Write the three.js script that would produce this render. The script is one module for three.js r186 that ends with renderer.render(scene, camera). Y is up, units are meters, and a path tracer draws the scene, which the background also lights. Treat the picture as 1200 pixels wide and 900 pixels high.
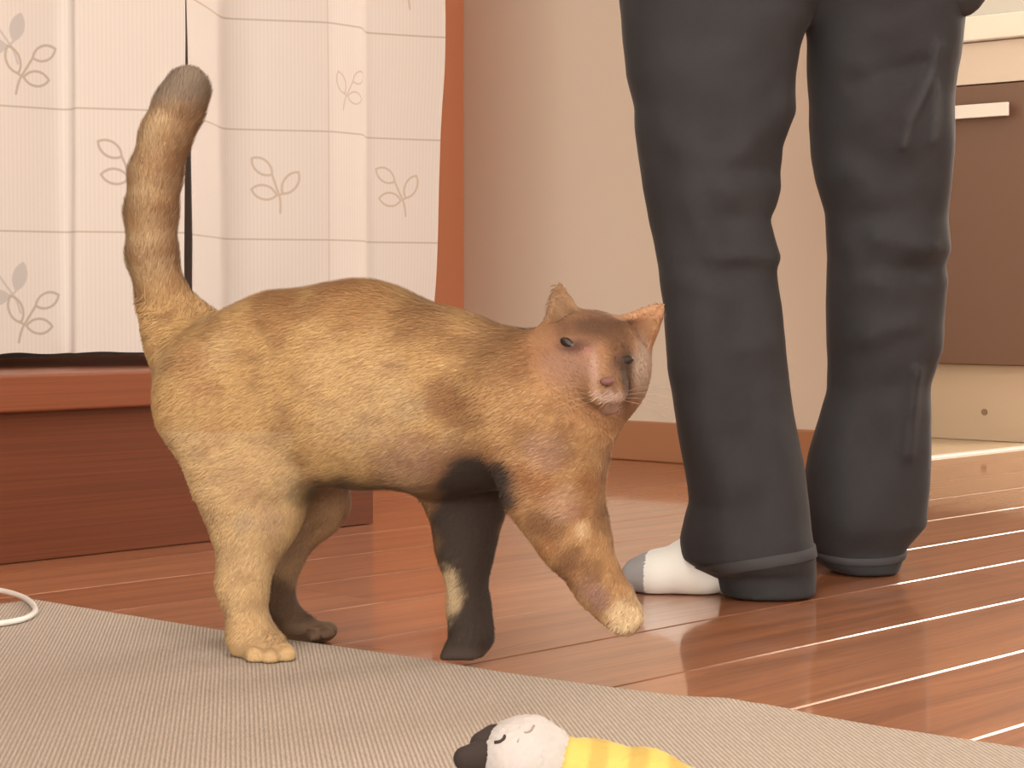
import * as THREE from 'three';
import { mergeGeometries } from 'three/addons/utils/BufferGeometryUtils.js';
import { RoundedBoxGeometry } from 'three/addons/geometries/RoundedBoxGeometry.js';
import { RectAreaLightUniformsLib } from 'three/addons/lights/RectAreaLightUniformsLib.js';
import { createNoise3D } from 'simplex-noise';

// ------------------------------------------------------------------ camera, lights, exposure
const V = (x, y, z) => new THREE.Vector3(x, y, z);
const W = 1200, H = 900, F = 2400, EYE = 0.31, PITCH = Math.atan(100 / F);
const scene = new THREE.Scene();
const camera = new THREE.PerspectiveCamera(2 * Math.atan(H / 2 / F) * 180 / Math.PI, W / H, 0.05, 40);
camera.position.set(0, EYE, 0);
camera.rotation.x = -PITCH;
scene.add(camera);
const renderer = new THREE.WebGLRenderer();
renderer.toneMapping = THREE.LinearToneMapping;
renderer.toneMappingExposure = 1.0;
renderer.shadowMap.enabled = true;
RectAreaLightUniformsLib.init();
scene.background = new THREE.Color(0.02, 0.018, 0.015);
const WARM = new THREE.Color(1, 0.815, 0.635);           // tint of the photograph's light, used to pick base colours
const LIGHT = new THREE.Color(1, 0.86, 0.715);           // colour of all the lamps and windows
const FILL_LAMP = { x: -0.1, z: -0.55, y: 2.33, size: 0.62, power: 13 };  // unseen lamp added to spread light evenly over the room
const KITCHEN_WINDOW = { a0: 0.35, a1: 1.95, y0: 0.98, y1: 2.0, power: 13.5 };
const SIDE_FILL = { a0: -1.0, a1: 1.4, y0: 0.06, y1: 2.0, power: 1.8 };     // unseen fill light added in the wall on the right
const REAR_FILL = { a0: -2.4, a1: -0.5, y0: 0.6, y1: 2.1, power: 15 };     // unseen fill light added behind the camera

// ------------------------------------------------------------------ helpers
// the room is turned 43 degrees to the camera: u runs along the floor planks (away to the right), w across them (away to the left)
const TURN = Math.atan(2230 / F), SU = Math.sin(TURN), CU = Math.cos(TURN);
const U = V(SU, 0, -CU), Wd = V(-CU, 0, -SU);
const room = (u, y, w) => V(u * SU - w * CU, y, -u * CU - w * SU);
const toU = (p) => p.x * SU - p.z * CU, toW = (p) => -p.x * CU - p.z * SU;
const cp = Math.cos(PITCH), sp = Math.sin(PITCH);
function ray(px, py) {                                    // direction with z = -1
  const a = (px - W / 2) / F, b = (H / 2 - py) / F;
  const y = b * cp - sp, z = -b * sp - cp;
  return V(a / -z, y / -z, -1);
}
const at = (px, py, d) => V(0, EYE, 0).addScaledVector(ray(px, py), d);
function onFloor(px, py, y = 0) { const r = ray(px, py); return V(0, EYE, 0).addScaledVector(r, (y - EYE) / r.y); }
function onW(px, py, w) { const r = ray(px, py); return V(0, EYE, 0).addScaledVector(r, w / toW(r)); }
let seed = 7;
const rnd = () => { seed = (seed + 0x6d2b79f5) | 0; let t = Math.imul(seed ^ (seed >>> 15), 1 | seed); t = (t + Math.imul(t ^ (t >>> 7), 61 | t)) ^ t; return ((t ^ (t >>> 14)) >>> 0) / 4294967296; };
const noise = createNoise3D(rnd);
const sm = (a, b, x) => { const t = Math.min(1, Math.max(0, (x - a) / (b - a))); return t * t * (3 - 2 * t); };
const lerp = (a, b, t) => a + (b - a) * t;
// material colour that looks like the given sRGB value in the room's warm light
function P(r, g, b, k = 0.78) {
  const c = new THREE.Color().setRGB(r / 255, g / 255, b / 255, THREE.SRGBColorSpace);
  c.r = Math.min(0.9, c.r / WARM.r * k); c.g = Math.min(0.9, c.g / WARM.g * k); c.b = Math.min(0.9, c.b / WARM.b * k * 0.98);
  return c;
}
const css = (c) => '#' + c.getHexString();
const M = (color, roughness = 0.6, more = {}) => new THREE.MeshStandardMaterial({ color, roughness, ...more });
const MP = (color, roughness, more = {}) => new THREE.MeshPhysicalMaterial({ color, roughness, ...more });
const taken = {};
const numbered = (n) => { const k = taken[n] = (taken[n] ?? -1) + 1; return k ? n + '_' + String(k).padStart(3, '0') : n; };
function mesh(name, geometry, material, parent = scene) {
  const m = new THREE.Mesh(geometry, material);
  m.name = parent === scene ? numbered(name) : name;
  m.castShadow = m.receiveShadow = true;
  parent.add(m);
  return m;
}
function child(parent, name, geometry, material) {
  const n = parent.children.filter((c) => c.name.replace(/_\d+$/, '') === name).length;
  const m = mesh(name, geometry, material, parent);
  if (n) m.name = name + '_' + String(n).padStart(3, '0');
  return m;
}
function group(name, position = V(0, 0, 0), turn = 0) {
  const g = new THREE.Group(); g.name = numbered(name); g.position.copy(position); g.rotation.y = turn; scene.add(g); return g;
}
const tag = (o, label, category, kind) => { o.userData.label = label; if (category) o.userData.category = category; if (kind) o.userData.kind = kind; return o; };
const struct = (o, label) => { o.userData.kind = 'structure'; if (label) o.userData.label = label; return o; };
// a box in room axes: u0..u1, y0..y1, w0..w1
const ROT = TURN - Math.PI / 2;                          // local +x is U, local +z is -Wd
function rbox(u0, u1, y0, y1, w0, w1, r = 0) {
  const g = r ? new RoundedBoxGeometry(u1 - u0, y1 - y0, w1 - w0, 2, r) : new THREE.BoxGeometry(u1 - u0, y1 - y0, w1 - w0);
  g.rotateY(Math.PI / 2 - TURN);
  const c = room((u0 + u1) / 2, (y0 + y1) / 2, (w0 + w1) / 2);
  return g.translate(c.x, c.y, c.z);
}
function canvasTexture(w, h, draw, repeat) {
  const c = document.createElement('canvas'); c.width = w; c.height = h;
  draw(c.getContext('2d'), w, h);
  const t = new THREE.CanvasTexture(c); t.colorSpace = THREE.SRGBColorSpace; t.magFilter = THREE.LinearFilter;
  if (repeat) t.wrapS = t.wrapT = THREE.RepeatWrapping;
  return t;
}
function dataTexture(w, h, f, srgb = true) {
  const d = new Uint8Array(w * h * 4);
  for (let y = 0; y < h; y++) for (let x = 0; x < w; x++) { const c = f(x / w, y / h), i = (y * w + x) * 4; d[i] = c[0]; d[i + 1] = c[1]; d[i + 2] = c[2]; d[i + 3] = 255; }
  const t = new THREE.DataTexture(d, w, h); t.wrapS = t.wrapT = THREE.RepeatWrapping; t.magFilter = THREE.LinearFilter;
  if (srgb) t.colorSpace = THREE.SRGBColorSpace; t.needsUpdate = true; return t;
}
// noise that repeats over the unit square
function tile(x, y, fx, fy, z) {
  const a = x * 2 * Math.PI, b = y * 2 * Math.PI;
  return noise(Math.cos(a) * fx + z, Math.sin(a) * fx + Math.cos(b) * fy, Math.sin(b) * fy + z * 1.7);
}

// a field of distances on a grid, joined with a smooth minimum and meshed with surface nets
class Field {
  constructor(lo, hi, h) {
    this.lo = lo.clone(); this.h = h;
    this.n = [0, 1, 2].map((i) => Math.ceil((hi.getComponent(i) - lo.getComponent(i)) / h) + 1);
    this.v = new Float32Array(this.n[0] * this.n[1] * this.n[2]).fill(0.05);
  }
  visit(lo, hi, f) {
    const [nx, ny, nz] = this.n, a = [], b = [];
    for (let i = 0; i < 3; i++) {
      a[i] = Math.max(0, Math.floor((lo.getComponent(i) - this.lo.getComponent(i)) / this.h));
      b[i] = Math.min(this.n[i] - 1, Math.ceil((hi.getComponent(i) - this.lo.getComponent(i)) / this.h));
    }
    for (let k = a[2]; k <= b[2]; k++) for (let j = a[1]; j <= b[1]; j++) for (let i = a[0]; i <= b[0]; i++) {
      const q = i + nx * (j + ny * k);
      this.v[q] = f(this.lo.x + i * this.h, this.lo.y + j * this.h, this.lo.z + k * this.h, this.v[q]);
    }
  }
  // tapered capsule; sz squashes it along z
  cap(a, b, ra, rb, k = 0.015, sz = 1) {
    const R = Math.max(ra, rb) + k + 0.012, e = V(R, R, R * Math.max(1, sz));
    const ab = b.clone().sub(a); ab.z /= sz; const L = ab.lengthSq() || 1e-9;
    this.visit(a.clone().min(b).sub(e), a.clone().max(b).add(e), (x, y, z, old) => {
      const px = x - a.x, py = y - a.y, pz = (z - a.z) / sz;
      const t = Math.min(1, Math.max(0, (px * ab.x + py * ab.y + pz * ab.z) / L));
      const dx = px - ab.x * t, dy = py - ab.y * t, dz = pz - ab.z * t;
      const d = Math.sqrt(dx * dx + dy * dy + dz * dz) - (ra + (rb - ra) * t);
      const g = Math.max(k - Math.abs(old - d), 0) / k;
      return Math.min(old, d) - g * g * k / 4;
    });
  }
  cut(lo, hi, f, k = 0.004) { this.visit(lo, hi, (x, y, z, old) => { const d = -f(x, y, z), g = Math.max(k - Math.abs(old - d), 0) / k; return Math.max(old, d) + g * g * k / 4; }); }
  add(lo, hi, f, k = 0.006) { this.visit(lo, hi, (x, y, z, old) => { const d = f(x, y, z), g = Math.max(k - Math.abs(old - d), 0) / k; return Math.min(old, d) - g * g * k / 4; }); }
  geometry() {
    const [nx, ny, nz] = this.n, v = this.v, sx = 1, sy = nx, sz = nx * ny, id = new Int32Array(v.length).fill(-1), pos = [], idx = [];
    const co = [0, sx, sy, sx + sy, sz, sx + sz, sy + sz, sx + sy + sz];
    const ed = [[0, 1], [2, 3], [4, 5], [6, 7], [0, 2], [1, 3], [4, 6], [5, 7], [0, 4], [1, 5], [2, 6], [3, 7]];
    for (let k = 0; k < nz - 1; k++) for (let j = 0; j < ny - 1; j++) for (let i = 0; i < nx - 1; i++) {
      const q = i + sy * j + sz * k; let m = 0;
      for (let c = 0; c < 8; c++) if (v[q + co[c]] < 0) m |= 1 << c;
      if (m === 0 || m === 255) continue;
      let x = 0, y = 0, z = 0, n = 0;
      for (const [a, b] of ed) {
        if (((m >> a) & 1) === ((m >> b) & 1)) continue;
        const va = v[q + co[a]], vb = v[q + co[b]], t = va / (va - vb);
        x += (a & 1) + ((b & 1) - (a & 1)) * t; y += ((a >> 1) & 1) + (((b >> 1) & 1) - ((a >> 1) & 1)) * t; z += ((a >> 2) & 1) + (((b >> 2) & 1) - ((a >> 2) & 1)) * t; n++;
      }
      id[q] = pos.length / 3;
      pos.push(this.lo.x + (i + x / n) * this.h, this.lo.y + (j + y / n) * this.h, this.lo.z + (k + z / n) * this.h);
    }
    const quad = (a, b, c, d, flip) => { if (a < 0 || b < 0 || c < 0 || d < 0) return; flip ? idx.push(a, c, b, a, d, c) : idx.push(a, b, c, a, c, d); };
    for (let k = 1; k < nz - 1; k++) for (let j = 1; j < ny - 1; j++) for (let i = 1; i < nx - 1; i++) {
      const q = i + sy * j + sz * k, s = v[q] < 0;
      if (s !== v[q + sx] < 0) quad(id[q - sy - sz], id[q - sz], id[q], id[q - sy], !s);
      if (s !== v[q + sy] < 0) quad(id[q - sx - sz], id[q - sx], id[q], id[q - sz], !s);
      if (s !== v[q + sz] < 0) quad(id[q - sx - sy], id[q - sy], id[q], id[q - sx], !s);
    }
    const g = new THREE.BufferGeometry();
    g.setAttribute('position', new THREE.Float32BufferAttribute(pos, 3)); g.setIndex(idx); g.computeVertexNormals();
    return g;
  }
}
function paint(g, f) {
  const p = g.attributes.position, n = g.attributes.normal, c = new Float32Array(p.count * 3), q = V(0, 0, 0), m = V(0, 0, 0);
  for (let i = 0; i < p.count; i++) { q.fromBufferAttribute(p, i); m.fromBufferAttribute(n, i); const k = f(q, m); c[3 * i] = k.r; c[3 * i + 1] = k.g; c[3 * i + 2] = k.b; }
  g.setAttribute('color', new THREE.BufferAttribute(c, 3)); return g;
}
function tube(points, r, seg = 60, closed = false) { return new THREE.TubeGeometry(new THREE.CatmullRomCurve3(points, closed), seg, r, 8, closed); }

// ------------------------------------------------------------------ room shell
const white = M(P(236, 214, 190), 0.85), wallPaint = M(P(236, 211, 180, 1.08), 0.5);
const U0 = -2.6, U1 = 4.62, W0 = -2.6, W1 = 2.96, TOP = 2.42;
struct(mesh('ceiling', rbox(U0 - 0.1, U1 + 0.1, TOP, TOP + 0.1, W0 - 0.1, W1 + 0.9), white));
const orangeWood = M(P(236, 150, 104, 0.95), 0.5);
struct(mesh('wall_left', rbox(U0 - 0.1, 3.04, 0, TOP, W1, W1 + 0.1), orangeWood), 'orange brown wall showing beside the right edge of the curtain');
const back = struct(mesh('wall_back', rbox(3.04, 3.12, 0.075, TOP, 1.98, W1 + 0.9), wallPaint), 'plain beige wall panel behind the cat and the legs');
struct(mesh('baseboard_back', rbox(3.028, 3.125, 0, 0.076, 1.97, W1 + 0.02, 0.004), M(P(200, 138, 94, 0.92), 0.4)), 'brown baseboard along the foot of the beige wall panel');
// walls with glowing frosted windows, the right and rear ones added as fill light; axis 'u' is a wall across the planks, 'w' one along them
const frameWhite = M(P(235, 220, 200), 0.4);
function windowWall(wall, name, axis, p, out, lo, hi, o) {
  const box = (p0, p1, y0, y1, a0, a1) => { const q = [Math.min(p + out * p0, p + out * p1), Math.max(p + out * p0, p + out * p1)]; return axis === 'u' ? rbox(q[0], q[1], y0, y1, a0, a1) : rbox(a0, a1, y0, y1, q[0], q[1]); };
  struct(mesh(wall, mergeGeometries([box(0, 0.1, 0, TOP, lo, o.a0), box(0, 0.1, 0, TOP, o.a1, hi), box(0, 0.1, 0, o.y0, o.a0, o.a1), box(0, 0.1, o.y1, TOP, o.a0, o.a1)]), white));
  const g = struct(group(name)), t = 0.045, mid = (o.a0 + o.a1) / 2;
  child(g, 'window_frame', mergeGeometries([box(0.01, 0.07, o.y0, o.y1, o.a0, o.a0 + t), box(0.01, 0.07, o.y0, o.y1, o.a1 - t, o.a1), box(0.01, 0.07, o.y0, o.y0 + t, o.a0, o.a1), box(0.01, 0.07, o.y1 - t, o.y1, o.a0, o.a1), box(0.01, 0.065, o.y0, o.y1, mid - 0.02, mid + 0.02)]), frameWhite);
  child(g, 'pane', box(0.035, 0.045, o.y0, o.y1, o.a0, o.a1), new THREE.MeshStandardMaterial({ color: 0x888888, roughness: 0.7, emissive: LIGHT, emissiveIntensity: o.power * 0.5 }));
  const l = new THREE.RectAreaLight(LIGHT, o.power, o.a1 - o.a0, o.y1 - o.y0);
  l.position.copy(axis === 'u' ? room(p - out * 0.005, (o.y0 + o.y1) / 2, mid) : room(mid, (o.y0 + o.y1) / 2, p - out * 0.005));
  l.lookAt(l.position.clone().addScaledVector(axis === 'u' ? U : Wd, -out)); l.castShadow = true; scene.add(l);
}
windowWall('wall_kitchen', 'window_1', 'u', U1, 1, W0, W1 + 0.9, KITCHEN_WINDOW);
windowWall('wall_right', 'window_2', 'w', W0, -1, U0 - 0.1, U1 + 0.1, SIDE_FILL);
windowWall('wall_rear', 'window_3', 'u', U0, -1, W0, W1, REAR_FILL);
struct(mesh('wall_kitchen_side', rbox(3.12, U1 + 0.1, 0, TOP, W1 + 0.8, W1 + 0.9), white));
{ // unseen round ceiling lamp added to fill the living room with light
  const g = group('fill_ceiling_lamp', V(FILL_LAMP.x, 0, FILL_LAMP.z));
  tag(g, 'unseen round ceiling lamp added above the mat as fill light', 'ceiling lamp');
  const prof = [[0, 0.0], [0.2, 0.004], [0.285, 0.02], [0.31, 0.05], [0.31, 0.07]].map(([a, b]) => new THREE.Vector2(a, b));
  const d = new THREE.LatheGeometry(prof, 48).translate(0, FILL_LAMP.y + 0.005, 0);
  child(g, 'diffuser', d, new THREE.MeshStandardMaterial({ color: 0xdddddd, emissive: LIGHT, emissiveIntensity: 8, roughness: 0.6 }));
  child(g, 'base', new THREE.CylinderGeometry(0.325, 0.325, 0.02, 48).translate(0, TOP - 0.01, 0), white);
  const l = new THREE.RectAreaLight(LIGHT, FILL_LAMP.power, FILL_LAMP.size, FILL_LAMP.size);
  l.position.set(FILL_LAMP.x, FILL_LAMP.y - 0.005, FILL_LAMP.z); l.lookAt(FILL_LAMP.x, 0, FILL_LAMP.z - 0.001); l.castShadow = true; scene.add(l);
}

// ------------------------------------------------------------------ plank floor
{
  const floor = struct(mesh('floor', rbox(U0 - 0.1, U1 + 0.1, -0.12, -0.012, W0 - 0.1, W1 + 0.9), M(P(120, 66, 40), 0.5)), 'glossy reddish brown plank floor');
  const woodTex = (base, amp) => dataTexture(512, 256, (x, y) => {
    const warp = tile(x, y, 0.5, 1.2, 3) * 0.05;
    const a = tile(x, y + warp, 0.7, 9, 1) * 0.5 + tile(x, y + warp, 2.2, 34, 5) * 0.3 + tile(x, y, 0.35, 1.1, 9) * 0.5;
    const k = 1 + amp * a, c = base;
    return [c[0] * k, c[1] * k * (1 + 0.02 * a), c[2] * k].map((q) => Math.max(0, Math.min(255, q)));
  });
  const tone = (r, g, b) => { const c = P(r, g, b, 1).convertLinearToSRGB(); return [c.r * 255, c.g * 255, c.b * 255]; };
  const tones = [[176, 108, 68], [169, 102, 63], [182, 114, 73]];
  const mats = tones.map((t) => MP(0xffffff, 0.3, { vertexColors: true, map: woodTex(tone(...t), 0.17), clearcoat: 1, clearcoatRoughness: 0.06 }));
  const PW = 0.1555, BV = 0.0023, DEP = 0.0012, L = 1.82;
  const plankGeo = (w, len, off) => {
    const b = BV, d = DEP, h = 0.0115;
    // profile in (across, height); extruded along the plank
    const prof = [[0, -h], [0, -d], [b, 0], [w - b, 0], [w, -d], [w, -h]];
    const pos = [], nor = [], uv = [], idx = [], tint = [];
    const face = (q, n) => { for (const p of q) { const v = n[1] > 0.98 ? 1 : 0.66; tint.push(v, v, v); } const o = pos.length / 3; for (const p of q) { pos.push(...p); nor.push(...n); uv.push(p[0] / L + off, p[2] / (PW * 1.7) + off * 3.1); } idx.push(o, o + 1, o + 2, o, o + 2, o + 3); };
    for (let i = 0; i < prof.length - 1; i++) {
      const [a0, y0] = prof[i], [a1, y1] = prof[i + 1], l = Math.hypot(a1 - a0, y1 - y0), n = [0, (a1 - a0) / l, -(y1 - y0) / l];
      face([[0.0003, y0, a0], [len - 0.0003, y0, a0], [len - 0.0003, y1, a1], [0.0003, y1, a1]].map((p) => p), n);
    }
    const g = new THREE.BufferGeometry();
    g.setAttribute('position', new THREE.Float32BufferAttribute(pos, 3)); g.setAttribute('normal', new THREE.Float32BufferAttribute(nor, 3)); g.setAttribute('uv', new THREE.Float32BufferAttribute(uv, 2)); g.setAttribute('color', new THREE.Float32BufferAttribute(tint, 3)); g.setIndex(idx);
    // local x = U, local z = Wd
    const m = new THREE.Matrix4().makeBasis(U, V(0, 1, 0), Wd);
    return g.applyMatrix4(m);
  };
  const cache = {};
  const get = (w, len, v) => cache[[w.toFixed(4), len.toFixed(3), v]] ??= plankGeo(w, len, v * 0.37);
  let n = 0;
  for (let r = -23; r < 14; r++) {
    let w0 = 0.8905 + PW * r, w1 = Math.min(w0 + PW, W1 + 0.01);
    if (w1 - w0 < 0.02) continue;
    const kitchen = w0 > 2.1, uEnd = kitchen ? 3.04 : U1;
    const start = U0 + ((r * 5 % 9 + 9) % 9) * 0.2 - L;
    for (let u = start; u < uEnd; u += L) {
      const a = Math.max(u, U0), b = Math.min(u + L, uEnd);
      if (b - a < 0.05) continue;
      const m = mesh(n ? 'plank_' + String(n).padStart(3, '0') : 'plank', get(w1 - w0, b - a, Math.floor(rnd() * 4)), mats[Math.floor(rnd() * 3)], floor);
      m.position.copy(room(a, 0, w0)); n++;
    }
  }
  // kitchen: beige sheet floor behind a pale metal threshold strip
  struct(mesh('floor_kitchen', rbox(3.04, U1, -0.012, -0.001, 2.128, W1 + 0.8), M(P(206, 168, 128), 0.3)), 'beige sheet floor in the kitchen');
  struct(mesh('trim_1', rbox(3.045, U1, -0.004, 0.0035, 2.098, 2.126, 0.003), M(P(255, 236, 210), 0.35, { metalness: 0.2 })), 'bright threshold strip between plank floor and kitchen');
}

// ------------------------------------------------------------------ alcove with the wooden platform under the curtains
{
  const dark = dataTexture(256, 128, (x, y) => { const a = tile(x, y, 0.8, 8, 21) * 0.5 + tile(x, y, 2, 22, 4) * 0.3; const k = 1 + 0.16 * a; return [196 * k, 190 * k, 186 * k]; });
  const g = group('wooden_platform'); tag(g, 'low reddish brown wooden platform below the curtains', 'platform');
  const riser = M(P(150, 78, 44), 0.42, { map: dark }), lip = M(P(188, 104, 64), 0.4, { map: dark });
  child(g, 'riser', rbox(-1.4, 1.93, 0.001, 0.178, 2.055, 2.075), riser);
  child(g, 'end_panel', rbox(1.91, 1.93, 0.001, 0.178, 2.075, W1 - 0.003), riser);
  child(g, 'top_board', rbox(-1.42, 1.945, 0.178, 0.222, 2.035, W1 - 0.003, 0.004), lip);
  struct(mesh('alcove_shade_panel', rbox(-1.42, 2.12, 0.224, 2.02, 2.55, 2.57), M(P(70, 44, 30), 0.6)), 'added dark panel standing in for the shade behind the slit between the curtains');  // panel added to keep the slit dark, its colour stands in for shade
  struct(mesh('wall_alcove', rbox(-1.5, -1.42, 0, TOP, 2.2, W1), white));
  struct(mesh('wall_lintel', rbox(-1.5, 3.04, 2.02, TOP, 2.12, 2.2), white));
}
// curtains: folded cloth, each drawn with its own print
function curtain(name, label, plan, y0, y1, draw, edge) {
  // plan: [px or null, d, ...] -> points in plan, arc length s in metres
  const pts = plan.map(([px, d]) => { const r = ray(px, 350); return V(r.x * d, 0, -d); });
  const cs = [0]; for (let i = 1; i < pts.length; i++) cs.push(cs[i - 1] + pts[i].distanceTo(pts[i - 1]));
  const total = cs[cs.length - 1], N = Math.round(total / 0.006), NY = 60, rows = [], pos = [], uv = [], idx = [];
  const soft = 0.010;
  const pointAt = (s) => { let i = 1; while (i < pts.length - 1 && cs[i] < s) i++; return pts[i - 1].clone().lerp(pts[i], Math.min(1, Math.max(0, (s - cs[i - 1]) / (cs[i] - cs[i - 1])))); };
  const smooth = (s) => { const p = V(0, 0, 0); let n = 0; for (let k = -2; k <= 2; k++) { p.add(pointAt(Math.min(total, Math.max(0, s + k * soft / 2)))); n++; } return p.multiplyScalar(1 / n); };
  const TH = 0.0012;
  const front = [], backs = [];
  for (let i = 0; i <= N; i++) {
    const s = total * i / N, p = smooth(s), q = smooth(s + 0.002), o = smooth(s - 0.002);
    const t = q.clone().sub(o).normalize(), nn = V(-t.z, 0, t.x); if (nn.z < 0 && nn.dot(p) > 0) nn.negate();
    if (nn.dot(p) > 0) nn.negate();
    front.push([s, p, nn, t]);
  }
  const surf = (off) => {
    const g = new THREE.BufferGeometry(), pos = [], uv = [], idx = [];
    for (let j = 0; j <= NY; j++) for (let i = 0; i <= N; i++) {
      const [s, p, nn, t] = front[i], h = y0 + (y1 - y0) * j / NY;
      const amp = 0.5 + 0.5 * (1 - h / 2);
      const wob = 0.006 * noise(s * 5, h * 1.3, 3) * amp, side = edge ? edge(s / total, h) : 0;
      const hem = j === 0 ? 0.0015 * noise(s * 14, 0, 8) : 0;
      const x = p.x + nn.x * (wob + off) + t.x * side, z = p.z + nn.z * (wob + off) + t.z * side;
      pos.push(x, h + hem, z); uv.push(s / total, j / NY);
      if (i < N && j < NY) { const a = j * (N + 1) + i; off >= 0 ? idx.push(a, a + 1, a + N + 2, a, a + N + 2, a + N + 1) : idx.push(a, a + N + 2, a + 1, a, a + N + 1, a + N + 2); }
    }
    g.setAttribute('position', new THREE.Float32BufferAttribute(pos, 3)); g.setAttribute('uv', new THREE.Float32BufferAttribute(uv, 2)); g.setIndex(idx); g.computeVertexNormals(); return g;
  };
  const PX = Math.min(1100, 1900 / (y1 - y0));
  const tex = canvasTexture(Math.round(total * PX), Math.round((y1 - y0) * PX), (c, w, h) => draw(c, PX, (s) => s * PX, (y) => (y1 - y) * PX, cs));
  const mat = MP(0xffffff, 0.8, { map: tex, sheen: 0.3, sheenRoughness: 0.6, sheenColor: new THREE.Color(0.9, 0.8, 0.7) });
  const m = mesh(name, mergeGeometries([surf(0), surf(-TH)]), mat);
  return tag(m, label, 'curtain');
}
{
  const cloth = P(240, 217, 196, 0.74), ink = P(196, 172, 148, 0.8), ghost = P(214, 194, 178, 0.72);
  const leaf = (c, x0, y0, x1, y1, fat) => {
    const mx = (x0 + x1) / 2, my = (y0 + y1) / 2, dx = (x1 - x0) * fat, dy = (y1 - y0) * fat;
    c.beginPath(); c.moveTo(x0, y0);
    c.bezierCurveTo(lerp(x0, mx, 0.5) - dy, lerp(y0, my, 0.5) + dx, lerp(mx, x1, 0.5) - dy, lerp(my, y1, 0.5) + dx, x1, y1);
    c.bezierCurveTo(lerp(mx, x1, 0.5) + dy, lerp(my, y1, 0.5) - dx, lerp(x0, mx, 0.5) + dy, lerp(y0, my, 0.5) - dx, x0, y0); c.closePath();
  };
  // sprig in millimetre-like units round its node; mir = -1 flips it
  const sprig = (c, x, y, k, colour, lw, mir = 1, fill = false, rot = 0) => {
    c.save(); c.translate(x, y); c.rotate(rot); c.scale(k * mir, k); c.lineWidth = lw; c.lineCap = 'round'; c.strokeStyle = c.fillStyle = colour;
    const lv = [[-4, 0, -17, -32, 0.34], [15, -20, 45, -33, 0.36], [3, 4, 36, 5, 0.36]];
    for (const [a, b, d, e, f] of lv) { leaf(c, a, b, d, e, f); fill ? c.fill() : c.stroke(); }
    c.beginPath(); c.moveTo(-7, 24); c.quadraticCurveTo(-4, 8, 0, 3); c.lineTo(15, -20); c.moveTo(0, 3); c.lineTo(-5, -1); c.stroke();
    c.restore();
  };
  const base = (c, PX, X, Y, total, lines) => {
    c.fillStyle = css(cloth); c.fillRect(0, 0, 4000, 4000);
    c.globalAlpha = 0.06;
    for (let i = 0; i < total * PX; i += 3) { c.fillStyle = i % 2 ? '#8a7060' : '#ffffff'; c.fillRect(i, 0, 1.3, 4000); }
    c.globalAlpha = 1; c.strokeStyle = css(ink); c.lineWidth = 2.4;
    for (const y of lines) { c.beginPath(); c.moveTo(0, Y(y)); c.lineTo(4000, Y(y)); c.stroke(); }
  };
  const rows = []; for (let k = 0; k < 12; k++) rows.push(EYE + 0.085 + 0.1565 * (k - 0));
  // left curtain; its last stretch (0..222 px) is in view
  const planL = [[-420, 2.36], [-330, 2.44], [-250, 2.42], [-160, 2.52], [-80, 2.50], [0, 2.575], [82, 2.63], [86, 2.602], [222, 2.655]];
  const heightAt = (py, d) => EYE + ray(600, py).y * d;
  curtain('curtain', 'left pale curtain with leaf sprig print hanging behind the cat tail', planL, 0.241, 2.0, (c, PX, X, Y, cs) => {
    base(c, PX, X, Y, cs[cs.length - 1], rows);
    const s0 = cs[5], s1 = cs[7], s2 = cs[8], mm = PX * 0.00108;
    for (let r = -1; r < 11; r += 2) { // cells with a sprig alternate
      const dy = 0.1565 * (r + 1);
      for (const so of [s0, s0 - 0.31, s0 - 0.62]) {
        const sx = X(so + 0.031), sy = Y(heightAt(378, 2.59) + dy);
        sprig(c, sx - 14 * mm, sy - 36 * mm, mm * 1.05, css(ghost), 2.5, -1, true, -0.1);
        sprig(c, sx, sy, mm * 0.98, css(ink), 3);
      }
      sprig(c, X(s1 + (s2 - s1) * 0.51), Y(heightAt(205, 2.62) + dy), mm, css(ink), 3, -1, false, 0.15);
      sprig(c, X(s0 - 0.155), Y(heightAt(205, 2.62) + dy), mm, css(ink), 3, -1);
    }
  }, (f, h) => (f > 0.97 ? -0.004 * (f - 0.97) / 0.03 * Math.max(0, 1 - Math.abs(h - 0.35) / 0.3) : 0));
  const planR = [[223, 2.70], [230, 2.74], [258, 2.90], [265, 2.93], [385, 2.975], [424, 3.03], [429, 3.09], [524, 3.14]];
  curtain('curtain', 'right pale curtain with deep pleats hanging behind the cat back', planR, 0.241, 2.0, (c, PX, X, Y, cs) => {
    base(c, PX, X, Y, cs[cs.length - 1], rows);
    c.strokeStyle = css(ink); c.globalAlpha = 0.6; c.lineWidth = 2; c.beginPath(); c.moveTo(X(cs[4]), 0); c.lineTo(X(cs[4]), 4000); c.stroke(); c.globalAlpha = 1;
    const mm = PX * 0.00123, pale = css(P(205, 178, 152, 0.82));
    for (let r = 0; r < 11; r += 2) {
      const dy = 0.1565 * r;
      sprig(c, X(cs[3] + (cs[4] - cs[3]) * 0.52), Y(heightAt(226, 2.95) + dy), mm * 0.92, pale, 3, -1, false, 0.25);
      sprig(c, X(cs[6] + (cs[7] - cs[6]) * 0.5), Y(heightAt(232, 3.12) + dy), mm * 0.92, pale, 2.6, -1, false, 0.1);
      sprig(c, X(cs[4] + (cs[5] - cs[4]) * 0.5), Y(heightAt(110, 3.0) + dy), mm * 0.8, pale, 2.2, 1);
    }
  }, (f, h) => {
    if (f < 0.05) return (1 - f / 0.05) * (0.009 * sm(0.75, 0.3, h) + 0.004 * noise(0, h * 9, 2) * sm(0.8, 0.5, h));
    if (f > 0.75) return -(f - 0.75) / 0.25 * (0.02 * sm(0.75, 0.2, h) - 0.003 * noise(1, h * 5, 4));
    return 0;
  });
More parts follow.
